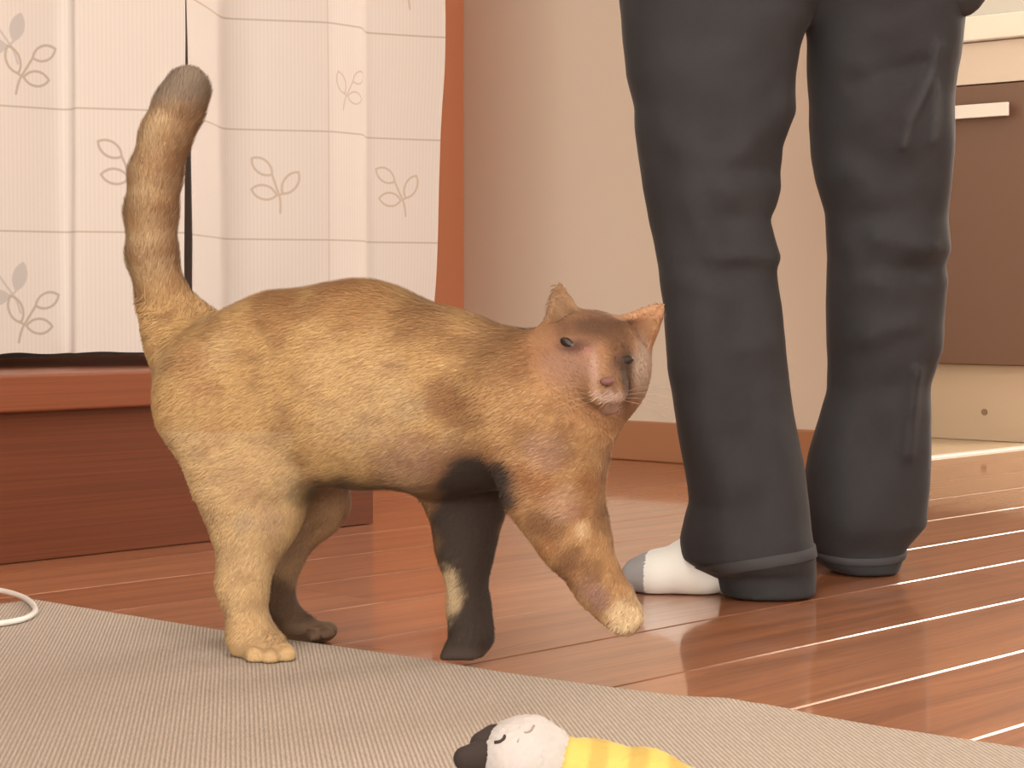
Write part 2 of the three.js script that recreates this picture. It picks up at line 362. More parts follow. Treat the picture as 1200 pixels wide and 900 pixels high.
  tag(mesh('curtain_rod', new THREE.CylinderGeometry(0.011, 0.011, 3.2, 16).rotateZ(Math.PI / 2).rotateY(Math.PI / 2 - TURN).translate(...room(0.75, 2.0135, 2.21).toArray()), M(P(200, 180, 160), 0.4)), 'rod carrying both pale curtains', 'curtain rod');
}

// ------------------------------------------------------------------ kitchen run
{
  const front = 3.95, w0 = 2.16, w1 = 3.3, dk = M(P(122, 84, 64), 0.38), pale = M(P(232, 200, 172), 0.5);
  const g = group('kitchen_cabinet'); tag(g, 'dark brown kitchen cabinet with a flat pale handle', 'cabinet');
  child(g, 'carcass', rbox(front + 0.02, front + 0.62, 0.165, 0.865, w0, w1), dk);
  child(g, 'top_rail', rbox(front + 0.004, front + 0.02, 0.775, 0.864, w0, w1), pale).userData.label = 'pale rail under the worktop';
  child(g, 'toe_kick', rbox(front + 0.035, front + 0.05, 0.0, 0.166, w0 + 0.005, w1), M(P(214, 178, 142), 0.45)).userData.label = 'beige plinth';
  child(g, 'screw_cap', new THREE.CylinderGeometry(0.007, 0.007, 0.004, 16).rotateZ(Math.PI / 2).rotateY(Math.PI / 2 - TURN).translate(...room(front + 0.034, 0.062, 2.29).toArray()), M(P(150, 116, 84), 0.5));
  for (const [a, b, h0, h1] of [[w0 + 0.004, w0 + 0.56, w0 + 0.045, w0 + 0.5], [w0 + 0.564, w1 - 0.004, w0 + 0.62, w0 + 1.08]]) {
    const d = child(g, 'door', rbox(front, front + 0.019, 0.167, 0.771, a, b, 0.002), dk);
    mesh('handle', mergeGeometries([rbox(front - 0.03, front - 0.022, 0.699, 0.728, h0, h1, 0.002), rbox(front - 0.023, front + 0.001, 0.708, 0.719, h0 + 0.02, h0 + 0.03), rbox(front - 0.023, front + 0.001, 0.708, 0.719, h1 - 0.03, h1 - 0.02)].map((q) => (q.index ? q.toNonIndexed() : q))), M(P(248, 226, 204), 0.35), d);
  }
  tag(mesh('worktop', rbox(front - 0.02, U1 - 0.012, 0.866, 0.918, w0 - 0.005, w1, 0.004), M(P(250, 226, 198), 0.35)), 'pale worktop lying on the dark brown kitchen cabinet', 'worktop');
}

// ------------------------------------------------------------------ ribbed mat
{
  const edge = [[38, 701], [140, 718], [265, 738], [450, 764], [600, 788], [740, 807], [870, 823], [900, 825], [930, 830], [960, 837], [1040, 851], [1200, 875], [1420, 908]].map(([x, y]) => onFloor(x, y, 0.006));
  const e0 = edge[0], e1 = edge[edge.length - 1];
  const far = e1.clone().sub(e0).normalize(), inn = V(-far.z, 0, far.x); if (inn.z < 0) inn.negate();
  const WID = 1.9, NW = 24, T = 0.006, pos = [], uv = [], idx = [];
  const rib = V(-0.135, 0, -1).normalize(), across = V(1, 0, -0.135).normalize();
  // fine curve along the edge, and a slow wave in the cloth
  const curve = new THREE.CatmullRomCurve3(edge, false, 'catmullrom', 0.3), line = curve.getSpacedPoints(220);
  const lift = (p, k) => 0.006 + 0.006 * Math.exp(-Math.pow((k - 0.755) / 0.035, 2));
  const prof = [[0, -1], [0.0, 0], [0.0012, 0.75], [0.0035, 1], [0.02, 1], [0.05, 1]]; for (let j = 1; j <= NW; j++) prof.push([0.05 + (WID - 0.05) * j / NW, 1]); prof.push([WID + 0.001, 0]);
  line.forEach((p, i) => prof.forEach(([o, f], j) => {
    const q = p.clone().addScaledVector(inn, o), k = i / (line.length - 1), sx = p.x - 0.165, top = (0.006 + 0.0028 * Math.exp(-Math.pow(sx / 0.02, 2)) * Math.exp(-o / 0.05)) * (i ? 1 : 0.02);
    pos.push(q.x, f < 0 ? 0.0004 : 0.0004 + (top - 0.0004) * f, q.z);
    uv.push(q.dot(across) / 0.0264, q.dot(rib) / 0.24);
    if (i < line.length - 1 && j < prof.length - 1) { const a = i * prof.length + j, b = a + prof.length; idx.push(a, a + 1, b, b, a + 1, b + 1); }
  }));
  const g = new THREE.BufferGeometry();
  g.setAttribute('position', new THREE.Float32BufferAttribute(pos, 3)); g.setAttribute('uv', new THREE.Float32BufferAttribute(uv, 2)); g.setIndex(idx); g.computeVertexNormals();
  if (g.attributes.normal.getY(Math.floor(pos.length / 6)) < 0) { g.setIndex(idx.map((_, i) => idx[i - (i % 3) + [0, 2, 1][i % 3]])); g.computeVertexNormals(); }
  const A = P(198, 172, 147, 0.86).convertLinearToSRGB(), B = P(164, 140, 117, 0.86).convertLinearToSRGB();
  const ribs = (x) => 0.5 + 0.5 * Math.cos(x * 8 * 2 * Math.PI);
  const tex = dataTexture(256, 256, (x, y) => { const k = Math.pow(ribs(x), 0.8) * 0.85 + 0.15 * (0.5 + 0.5 * Math.cos(y * 64 * 2 * Math.PI)), n = 1 + 0.06 * tile(x, y, 3, 3, 2); return [0, 1, 2].map((i) => Math.min(255, 255 * n * lerp(B.toArray()[i], A.toArray()[i], k))); });
  const bump = dataTexture(256, 64, (x, y) => { const k = 255 * Math.sqrt(ribs(x)); return [k, k, k]; }, false);
  const m = mesh('mat', g, M(0xffffff, 0.9, { map: tex, bumpMap: bump, bumpScale: 0.0005 }));
  tag(m, 'beige ribbed mat lying on the plank floor under the cat', 'mat');
}

// ------------------------------------------------------------------ white cable looped on the mat
{
  const g = tube([[-170, 676], [-90, 683], [-40, 688], [0, 692], [25, 699], [39, 709], [40, 718], [25, 726], [0, 730.5], [-40, 733], [-110, 735], [-200, 742]].map(([x, y]) => { const p = onFloor(x, y, 0.0095); return p; }), 0.0029, 140);
  tag(mesh('cable', g, M(P(252, 232, 210), 0.4)), 'white cable looped on the corner of the mat', 'cable');
}

// ------------------------------------------------------------------ cat
{
  const D = (px) => 1.80 - (px - 250) * 0.00036;         // distance of the cat's spine, front end nearer
  const J = (px, py, d = D(px)) => at(px, py, d);
  const R = (px, r) => r * D(px) / F;
  const f = new Field(V(-0.36, -0.004, -1.99), V(0.155, 0.55, -1.5), 0.0031);
  const bone = (a, b, ra, rb, k = 0.03, sz = 1) => f.cap(J(...a), J(...b), R(a[0], ra), R(b[0], rb), k, sz);
  // trunk: rump, loin, ribs, shoulders, chest
  bone([268, 456], [330, 449], 76, 99, 0.03, 0.8);
  bone([330, 449], [420, 450], 99, 113, 0.03, 0.74);
  bone([420, 450], [520, 472], 113, 102, 0.03, 0.72);
  bone([520, 472], [600, 484], 102, 82, 0.025, 0.72);
  bone([600, 480], [652, 484], 78, 56, 0.03, 0.8);
  bone([616, 455], [672, 438], 52, 49, 0.03, 0.9);       // neck
  bone([655, 482], [668, 540], 47, 34, 0.04, 0.9);       // breast
  bone([244, 428], [238, 478], 46, 42, 0.03, 0.9);       // seat
  // near hind leg
  bone([262, 475, 1.755], [292, 570, 1.745], 74, 52, 0.04, 0.7);
  bone([292, 570, 1.745], [300, 606, 1.742], 52, 42, 0.03, 0.8);
  bone([298, 600, 1.742], [284, 682, 1.738], 42, 25, 0.025, 0.85);
  bone([284, 682, 1.738], [292, 742, 1.735], 24, 23, 0.02, 0.9);
  bone([296, 752, 1.735], [316, 762, 1.728], 22, 21, 0.02, 1.1);
  for (const [x, y, d] of [[296, 767, 1.708], [315, 770, 1.704], [334, 766, 1.712]]) bone([x, y - 1, d + 0.014], [x + 2, y + 2, d - 0.004], 11.5, 10.5, 0.0025);
  // far hind leg
  bone([330, 500, 1.845], [370, 590, 1.85], 62, 34, 0.04, 0.7);
  bone([372, 585, 1.85], [328, 660, 1.85], 34, 20, 0.025, 0.8);
  bone([328, 660, 1.85], [319, 692, 1.85], 20, 17, 0.02, 0.9);
  bone([319, 692, 1.85], [346, 735, 1.845], 18, 17, 0.02, 0.9);
  bone([346, 736, 1.845], [376, 742, 1.84], 16, 14, 0.015, 1.1);
  for (const [x, y, d] of [[366, 746, 1.812], [381, 743, 1.822], [386, 739, 1.838]]) bone([x, y - 2, d + 0.01], [x + 2, y, d], 9.5, 8.5, 0.005);
  // far foreleg, black, planted
  bone([560, 520, 1.74], [548, 590, 1.735], 52, 42, 0.04, 0.7);
  bone([548, 590, 1.735], [545, 640, 1.735], 40, 29, 0.02, 0.8);
  bone([545, 640, 1.735], [550, 715, 1.732], 29, 22, 0.02, 0.85);
  bone([550, 715, 1.732], [554, 742, 1.73], 22, 22, 0.015, 0.9);
  bone([552, 748, 1.728], [540, 766, 1.722], 22, 18, 0.015, 1.1);
  for (const [x, y] of [[524, 771], [537, 774], [551, 772]]) bone([x + 5, y - 8, 1.722], [x, y, 1.712], 11, 9.5, 0.005);
  // near foreleg, lifted in mid step
  bone([630, 480, 1.63], [648, 575, 1.615], 70, 50, 0.04, 0.6);
  bone([648, 575, 1.615], [672, 628, 1.608], 49, 37, 0.02, 0.75);
  bone([672, 628, 1.608], [702, 684, 1.6], 36, 25, 0.02, 0.85);
  bone([702, 684, 1.6], [724, 712, 1.596], 25, 20, 0.015, 0.9);
  bone([722, 708, 1.596], [734, 728, 1.592], 21, 16, 0.012, 1.1);
  for (const [x, y, d] of [[722, 731, 1.58], [735, 734, 1.576], [746, 726, 1.582]]) bone([x - 3, y - 10, d + 0.01], [x, y, d], 10, 8.5, 0.005);
  // tail
  const tail = [[232, 424, 38], [211, 392, 31], [190, 350, 28], [178, 300, 28], [177, 250, 29], [182, 205, 29], [194, 160, 28], [209, 128, 28], [219, 107, 27]];
  for (let i = 1; i < tail.length; i++) { const a = tail[i - 1], b = tail[i]; f.cap(J(a[0], a[1], 1.815), J(b[0], b[1], 1.815), a[2] * 1.815 / F, b[2] * 1.815 / F, i < 3 ? 0.03 : 0.008); }
  // head: turned towards us and to the right, tilted over
  const hd = 1.64, hx = (x, y, d = 0) => at(x, y, hd + d), hr = (r) => r * hd / F;
  const cap = (a, b, ra, rb, k, sz = 1) => f.cap(hx(...a), hx(...b), hr(ra), hr(rb), k, sz);
  cap([696, 412, 0.01], [708, 420, 0], 47, 49, 0.03);
  cap([676, 432, -0.014], [666, 444, 0.0], 28, 30, 0.02);      // cheek, left
  cap([732, 436, -0.012], [728, 446, 0.0], 24, 22, 0.02);      // cheek, right
  cap([702, 424, -0.026], [713, 448, -0.05], 24, 15, 0.02);    // nose bridge
  cap([702, 459, -0.044], [703, 461, -0.047], 15, 14, 0.008); cap([721, 457, -0.044], [721, 460, -0.047], 15, 14, 0.008);   // muzzle
  cap([714, 470, -0.036], [716, 473, -0.034], 13, 12, 0.008);  // chin
  cap([680, 384, -0.02], [722, 396, -0.02], 14, 14, 0.02);     // brow
  bone([642, 462, 1.655], [694, 450, 1.655], 50, 42, 0.03, 0.9); // throat, joins head to neck
  // ears: hollow cones opening towards us
  const ear = (base, tip, half, face, th) => {
    const b = hx(...base), t = hx(...tip), ax = t.clone().sub(b), L = ax.length(); ax.normalize();
    const fn = face.clone().addScaledVector(ax, -face.dot(ax)).normalize(), sd = ax.clone().cross(fn);
    const lo = b.clone().min(t).subScalar(0.035), hi = b.clone().max(t).addScalar(0.035);
    const q = V(0, 0, 0);
    const shape = (grow, shift) => (x, y, z) => {
      q.set(x - b.x, y - b.y, z - b.z); const h = q.dot(ax), sd_ = q.dot(sd), n = q.dot(fn) - shift, k = Math.max(h / L, 0);
      const w = hr(half) * Math.pow(Math.max(0, 1 - k), 0.72) + grow, dp = w * 0.5 + 0.0012;
      const e = Math.hypot(sd_ / Math.max(w, 0.001), n / Math.max(dp, 0.001)) - 1;
      return Math.max(e * Math.min(Math.max(w, 0.001), Math.max(dp, 0.001)), h - L * 0.985, -h - 0.014);
    };
    f.add(lo, hi, shape(0.0008, 0), 0.006);
    f.cut(lo, hi, (x, y, z) => { const g = shape(-th, hr(half) * 0.3)(x, y, z); q.set(x - b.x, y - b.y, z - b.z); return Math.max(g, 0.006 - q.dot(ax)); }, 0.003);
  };
  ear([662, 388, 0.004], [655, 332, 0.012], 27, V(-0.1, 0.1, 1), 0.0052);
  ear([732, 404, 0.0], [779, 356, -0.004], 32, V(-0.25, -0.3, 1), 0.0052);
  // eye hollows
  const eyeL = hx(671, 405, -0.0312), eyeR = hx(726.5, 423, -0.0352);
  f.visit(f.lo, V(9, 0.03, 9), (x, y, z, old) => Math.max(old, (z > -1.835 ? 0.0063 : 0.0006) - y)); // paws flat on mat and floor
  const geo = f.geometry();
  // coat: colours by place on the animal
  const gold = P(208, 160, 100), tan = P(184, 130, 82), brown = P(142, 92, 56), rust = P(160, 100, 56), cream = P(222, 184, 136), black = P(52, 41, 35), dark = P(116, 72, 42), grey = P(150, 126, 104), mauve = P(150, 106, 88), pinkish = P(205, 160, 138);
  const C = new THREE.Color();
  const spots = [[527, 462, 26, brown, 0.8], [556, 476, 20, brown, 0.4], [615, 545, 14, rust, 0.7], [675, 588, 13, rust, 0.8], [640, 630, 16, rust, 0.6], [665, 660, 18, brown, 0.6], [690, 676, 15, mauve, 0.6], [300, 600, 14, grey, 0.45], [328, 600, 16, mauve, 0.5], [245, 418, 22, tan, 0.6], [270, 500, 16, tan, 0.5], [252, 452, 14, tan, 0.5], [300, 560, 20, tan, 0.4], [335, 358, 30, rust, 0.5], [420, 345, 44, rust, 0.5], [495, 372, 34, brown, 0.55], [585, 415, 40, brown, 0.45], [630, 400, 34, brown, 0.55], [430, 460, 60, cream, 0.3], [400, 430, 50, gold, 0.5], [490, 470, 20, grey, 0.25], [480, 540, 40, mauve, 0.55], [530, 540, 34, mauve, 0.5], [272, 712, 12, brown, 0.5], [277, 700, 9, brown, 0.4], [650, 605, 17, dark, 0.7], [668, 640, 16, dark, 0.75], [692, 655, 15, dark, 0.6], [655, 665, 14, dark, 0.6], [700, 690, 14, mauve, 0.8], [635, 560, 18, rust, 0.8], [690, 560, 16, rust, 0.7], [655, 520, 18, dark, 0.4], [620, 505, 18, dark, 0.4], [705, 605, 14, dark, 0.5], [630, 600, 14, dark, 0.6], [680, 610, 9, cream, 0.5], [732, 714, 24, cream, 0.9], [660, 580, 20, pinkish, 0.3], [640, 520, 24, pinkish, 0.25]].map(([x, y, r, c, k]) => ({ p: J(x, y), r: R(x, r), c, k }));
  const seg = (p, a, b) => { const ab = b.clone().sub(a), t = Math.min(1, Math.max(0, p.clone().sub(a).dot(ab) / ab.lengthSq())); return Math.hypot(p.x - a.x - ab.x * t, p.y - a.y - ab.y * t); };
  const legA = J(562, 566), legB = J(548, 620, 1.735), legC = J(560, 740, 1.73), legD = J(535, 775, 1.72);
  const bellyA = J(345, 570), bellyB = J(410, 572), bellyC = J(510, 586);
  const footA = J(345, 725, 1.845), footB = J(385, 742, 1.83), fh = J(320, 690, 1.85);
  const toPx = (p) => [600 + F * p.x / -p.z, 0];
  const coat = (p, n) => {
    const n1 = noise(p.x * 24, p.y * 38, p.z * 24), n2 = noise(p.x * 60 + 9, p.y * 110, p.z * 60), n3 = noise(p.x * 13, p.y * 13, p.z * 13 + 5);
    const fwd = sm(-0.09, 0.04, p.x);                     // rump golden, shoulders browner
    C.copy(gold).lerp(tan, 0.75 * fwd + 0.12);
    C.lerp(brown, 0.42 * sm(0.0, 0.7, n1) + 0.22 * sm(0.15, 0.9, n2));
    C.lerp(cream, 0.22 * sm(0.15, 0.8, n3) * (1 - fwd));
    C.lerp(rust, 0.55 * sm(0.345, 0.385, p.y + n2 * 0.006) * sm(-0.24, -0.2, p.x));
    for (const s of spots) { const d = Math.hypot(p.x - s.p.x, p.y - s.p.y); if (d < s.r * 1.6) C.lerp(s.c, s.k * (1 - sm(s.r * 0.5, s.r * 1.4, d + n2 * s.r * 0.25))); }
    if (p.y < 0.2 && p.x < -0.18) C.lerp(cream, 0.3);
    // belly
    const bd = Math.min(seg(p, bellyA, bellyB), seg(p, bellyB, bellyC)); C.lerp(black, 0.75 * (1 - sm(0.006, 0.026, bd + n2 * 0.004)));
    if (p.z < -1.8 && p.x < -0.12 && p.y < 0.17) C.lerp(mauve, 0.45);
    // black foreleg with a fawn flash
    const bl = Math.min(seg(p, legA, legB), seg(p, legB, legC), seg(p, legC, legD)), wide = 0.031;
    if (p.x < 0.024) C.lerp(brown, 0.7 * (1 - sm(wide * 0.9, wide * 1.7, bl + n1 * 0.008)));
    if (p.x < 0.022) C.lerp(black, 0.95 * (1 - sm(wide * 0.75, wide * 1.15, bl + n1 * 0.006)));
    { const q = J(527, 694, 1.72); const d = Math.hypot((p.x - q.x) * 1.3, (p.y - q.y) * 0.7); C.lerp(cream, 0.85 * (1 - sm(0.008, 0.02, d + n2 * 0.004))); }
    // far hind foot
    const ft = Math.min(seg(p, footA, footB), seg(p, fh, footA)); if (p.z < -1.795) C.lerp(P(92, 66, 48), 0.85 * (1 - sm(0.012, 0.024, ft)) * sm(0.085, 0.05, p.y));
    // tail
    const tw = sm(-0.235, -0.262, p.x) * sm(0.285, 0.345, p.y);
    if (tw > 0) {
      const T = new THREE.Color().copy(cream).lerp(tan, 0.45 + 0.3 * n1);
      T.lerp(brown, 0.8 * sm(-0.004, 0.024, p.x + 0.318 - 0.35 * Math.max(0, p.y - 0.42)) * (0.8 + 0.2 * n2));
      T.lerp(brown, 0.35 * sm(0.3, 0.8, Math.sin(p.y * 150 + n1)));
      T.lerp(P(146, 124, 102), 0.9 * sm(0.462, 0.49, p.y + n2 * 0.004));
      C.lerp(T, tw);
    }
    // head
    const hdist = p.distanceTo(hx(704, 424));
    if (hdist < 0.072) {
      const k = 1 - sm(0.036, 0.07, hdist + 0.006 * n1), px = 600 + F * p.x / 1.64, e = 0.0006833;
      const loc = p.clone().sub(hx(704, 420)), X = loc.x / e, Y = -loc.y / e; // head-local millimetric frame
      const B = (x, y, rx, ry) => 1 - sm(0.3, 1.45, Math.hypot((X - x) / rx, (Y - y) / ry) + n2 * 0.12);
      C.lerp(P(150, 100, 70), 0.85 * k);
      C.lerp(P(88, 54, 34, 0.7), 0.9 * B(-8, -38, 44, 17));
      C.lerp(P(100, 62, 36, 0.7), 0.8 * B(18, -22, 13, 36));
      C.lerp(P(156, 112, 92), 0.6 * B(-36, 6, 34, 26));
      C.lerp(P(84, 48, 38), 0.9 * B(-33, -15, 20, 9)); C.lerp(P(84, 54, 40), 0.9 * B(24, 2, 17, 9));
      C.lerp(P(190, 124, 110), 0.6 * B(-18, -9, 5, 5));
      C.lerp(P(206, 162, 138), 0.55 * B(-10, 16, 6, 26));
      C.lerp(P(104, 66, 50, 0.75), 0.6 * B(12, 22, 14, 20));
      C.lerp(P(66, 46, 32, 0.7), 0.85 * B(28, 18, 9, 42));
      C.lerp(P(186, 160, 134), 0.65 * B(46, 12, 12, 34));
      C.lerp(P(214, 176, 152), 0.8 * B(8, 42, 20, 9)); C.lerp(P(90, 60, 48), 0.7 * B(9, 49, 12, 2.2)); C.lerp(P(206, 166, 146), 0.7 * B(11, 57, 13, 8));
    }
    const inEar = (base, tip, r, c) => { const d = p.distanceTo(hx(...base).lerp(hx(...tip), 0.45)); C.lerp(c, 0.8 * (1 - sm(r * 0.7, r, d))); };
    if (p.y > 0.293 && p.x > 0.02) { inEar([660, 385, 0.01], [655, 334, 0.015], 0.026, P(152, 112, 78)); inEar([738, 400, 0.0], [777, 357, -0.004], 0.036, P(196, 140, 98)); }
    return C;
  };
  paint(geo, coat);
  const cat = group('cat'); tag(cat, 'golden brown tortoiseshell cat walking with its tail raised', 'cat');
  const body = child(cat, 'body', geo, MP(0xffffff, 0.85, { vertexColors: true, sheen: 0.4, sheenRoughness: 0.5, sheenColor: new THREE.Color(0.6, 0.45, 0.3) }));
  // eyes and nose
  for (const [p, tilt] of [[eyeL, -0.5], [eyeR, 0.15]]) {
    const e = child(cat, 'eye', new THREE.SphereGeometry(0.0088, 24, 16).scale(1.25, 0.52, 0.62), MP(P(52, 34, 24, 0.4), 0.45));
    e.position.copy(p); e.rotation.z = tilt;
    mesh('pupil', new THREE.SphereGeometry(0.0042, 16, 12).scale(0.9, 0.95, 0.35).translate(0.001, 0, 0.0042), M(0x0a0806, 0.35), e);
  }
  const nose = child(cat, 'nose', new THREE.SphereGeometry(0.0046, 20, 14).scale(1.2, 0.7, 0.7), M(P(140, 88, 76, 0.6), 0.6)); nose.position.copy(hx(711, 447, -0.0655));
  // short fur lying towards tail and feet
  const tri = [], ix = geo.index.array, ps = geo.attributes.position, ns = geo.attributes.normal, cl = geo.attributes.color;
  const a = V(0, 0, 0), b = V(0, 0, 0), c = V(0, 0, 0), areas = []; let sum = 0;
  for (let i = 0; i < ix.length; i += 3) { a.fromBufferAttribute(ps, ix[i]); b.fromBufferAttribute(ps, ix[i + 1]); c.fromBufferAttribute(ps, ix[i + 2]); sum += b.sub(a).cross(c.sub(a)).length() / 2; areas.push(sum); }
  const COUNT = 170000, blade = new THREE.BufferGeometry();
  blade.setAttribute('position', new THREE.Float32BufferAttribute([-0.5, 0, 0, 0.5, 0, 0, 0, 0, 0.55, -0.3, 0.55, 0.16, 0.3, 0.55, 0.16, 0, 1, 0.05], 3));
  blade.setIndex([0, 1, 4, 0, 4, 3, 3, 4, 5]); blade.computeVertexNormals();
  const fur = new THREE.InstancedMesh(blade, MP(0xffffff, 0.8, { side: THREE.DoubleSide, sheen: 0.3, sheenRoughness: 0.5, sheenColor: new THREE.Color(0.5, 0.4, 0.3) }), COUNT);
  const mt = new THREE.Matrix4(), X = V(0, 0, 0), Y = V(0, 0, 0), Z = V(0, 0, 0), n = V(0, 0, 0), p = V(0, 0, 0), col = new THREE.Color();
  for (let i = 0, t = 0; i < COUNT; i++) {
    const want = (i + rnd()) / COUNT * sum; while (areas[t] < want && t < areas.length - 1) t++;
    let r1 = rnd(), r2 = rnd(); if (r1 + r2 > 1) { r1 = 1 - r1; r2 = 1 - r2; }
    const ia = ix[3 * t], ib = ix[3 * t + 1], ic = ix[3 * t + 2], r0 = 1 - r1 - r2;
    p.set(0, 0, 0); n.set(0, 0, 0); col.setRGB(0, 0, 0);
    for (const [q, k] of [[ia, r0], [ib, r1], [ic, r2]]) { p.addScaledVector(a.fromBufferAttribute(ps, q), k); n.addScaledVector(a.fromBufferAttribute(ns, q), k); col.r += cl.getX(q) * k; col.g += cl.getY(q) * k; col.b += cl.getZ(q) * k; }
    n.normalize();
    const isTail = p.x < -0.25 && p.y > 0.3 + 0.03 * (rnd() - 0.5), head = p.distanceTo(hx(704, 424)) < 0.058 + 0.016 * rnd(), low = p.y < 0.14;
    Y.set(isTail ? 0.2 : -1, isTail ? 1 : low ? -1.6 : -0.55, 0); if (head) Y.set(-0.6, 0.7, 0);
    Y.x += (rnd() - 0.5) * 0.5; Y.y += (rnd() - 0.5) * 0.5; Y.z += (rnd() - 0.5) * 0.5;
    Y.addScaledVector(n, -Y.dot(n)).normalize().addScaledVector(n, 0.22 + 0.2 * rnd()).normalize();
    X.copy(Y).cross(n).normalize(); Z.copy(X).cross(Y).normalize();
    const len = (head ? 0.0032 : low ? 0.005 : isTail ? 0.0075 : 0.0066) * (0.7 + 0.6 * rnd()) * (p.y < 0.02 ? 0.4 : 1), wd = 0.0011;
    if (head && (p.distanceTo(eyeL) < 0.0095 || p.distanceTo(eyeR) < 0.0095 || p.distanceTo(nose.position) < 0.007)) { mt.makeScale(1e-5, 1e-5, 1e-5); mt.setPosition(p); }
    else { mt.makeBasis(X.multiplyScalar(wd), Y.multiplyScalar(len), Z.multiplyScalar(len * 0.6)); mt.setPosition(p.addScaledVector(n, -0.0006)); }
    fur.setMatrixAt(i, mt); const v = 0.88 + 0.26 * rnd(), tk = rnd(); col.multiplyScalar(v); if (tk < 0.13 && col.r > 0.12) col.lerp(brown, 0.45); else if (tk > 0.92 && col.r > 0.3 && !head) col.lerp(cream, 0.35); fur.setColorAt(i, col);
  }
  fur.name = 'fur'; fur.userData.kind = 'stuff'; fur.castShadow = fur.receiveShadow = true; cat.add(fur);
  const wh = [];
  for (const [sx, dx] of [[-1, 700], [1, 730]]) for (let k = 0; k < 4; k++) { const s = hx(dx, 460 + k * 3, -0.045), e = s.clone().add(V(sx * 0.035, -0.004 - 0.006 * k + 0.008, 0.012)); wh.push(tube([s, s.clone().lerp(e, 0.5).add(V(0, 0.003, 0.002)), e], 0.00014, 8)); }
  child(cat, 'whiskers', mergeGeometries(wh), M(P(190, 165, 140, 0.6), 0.5));
}

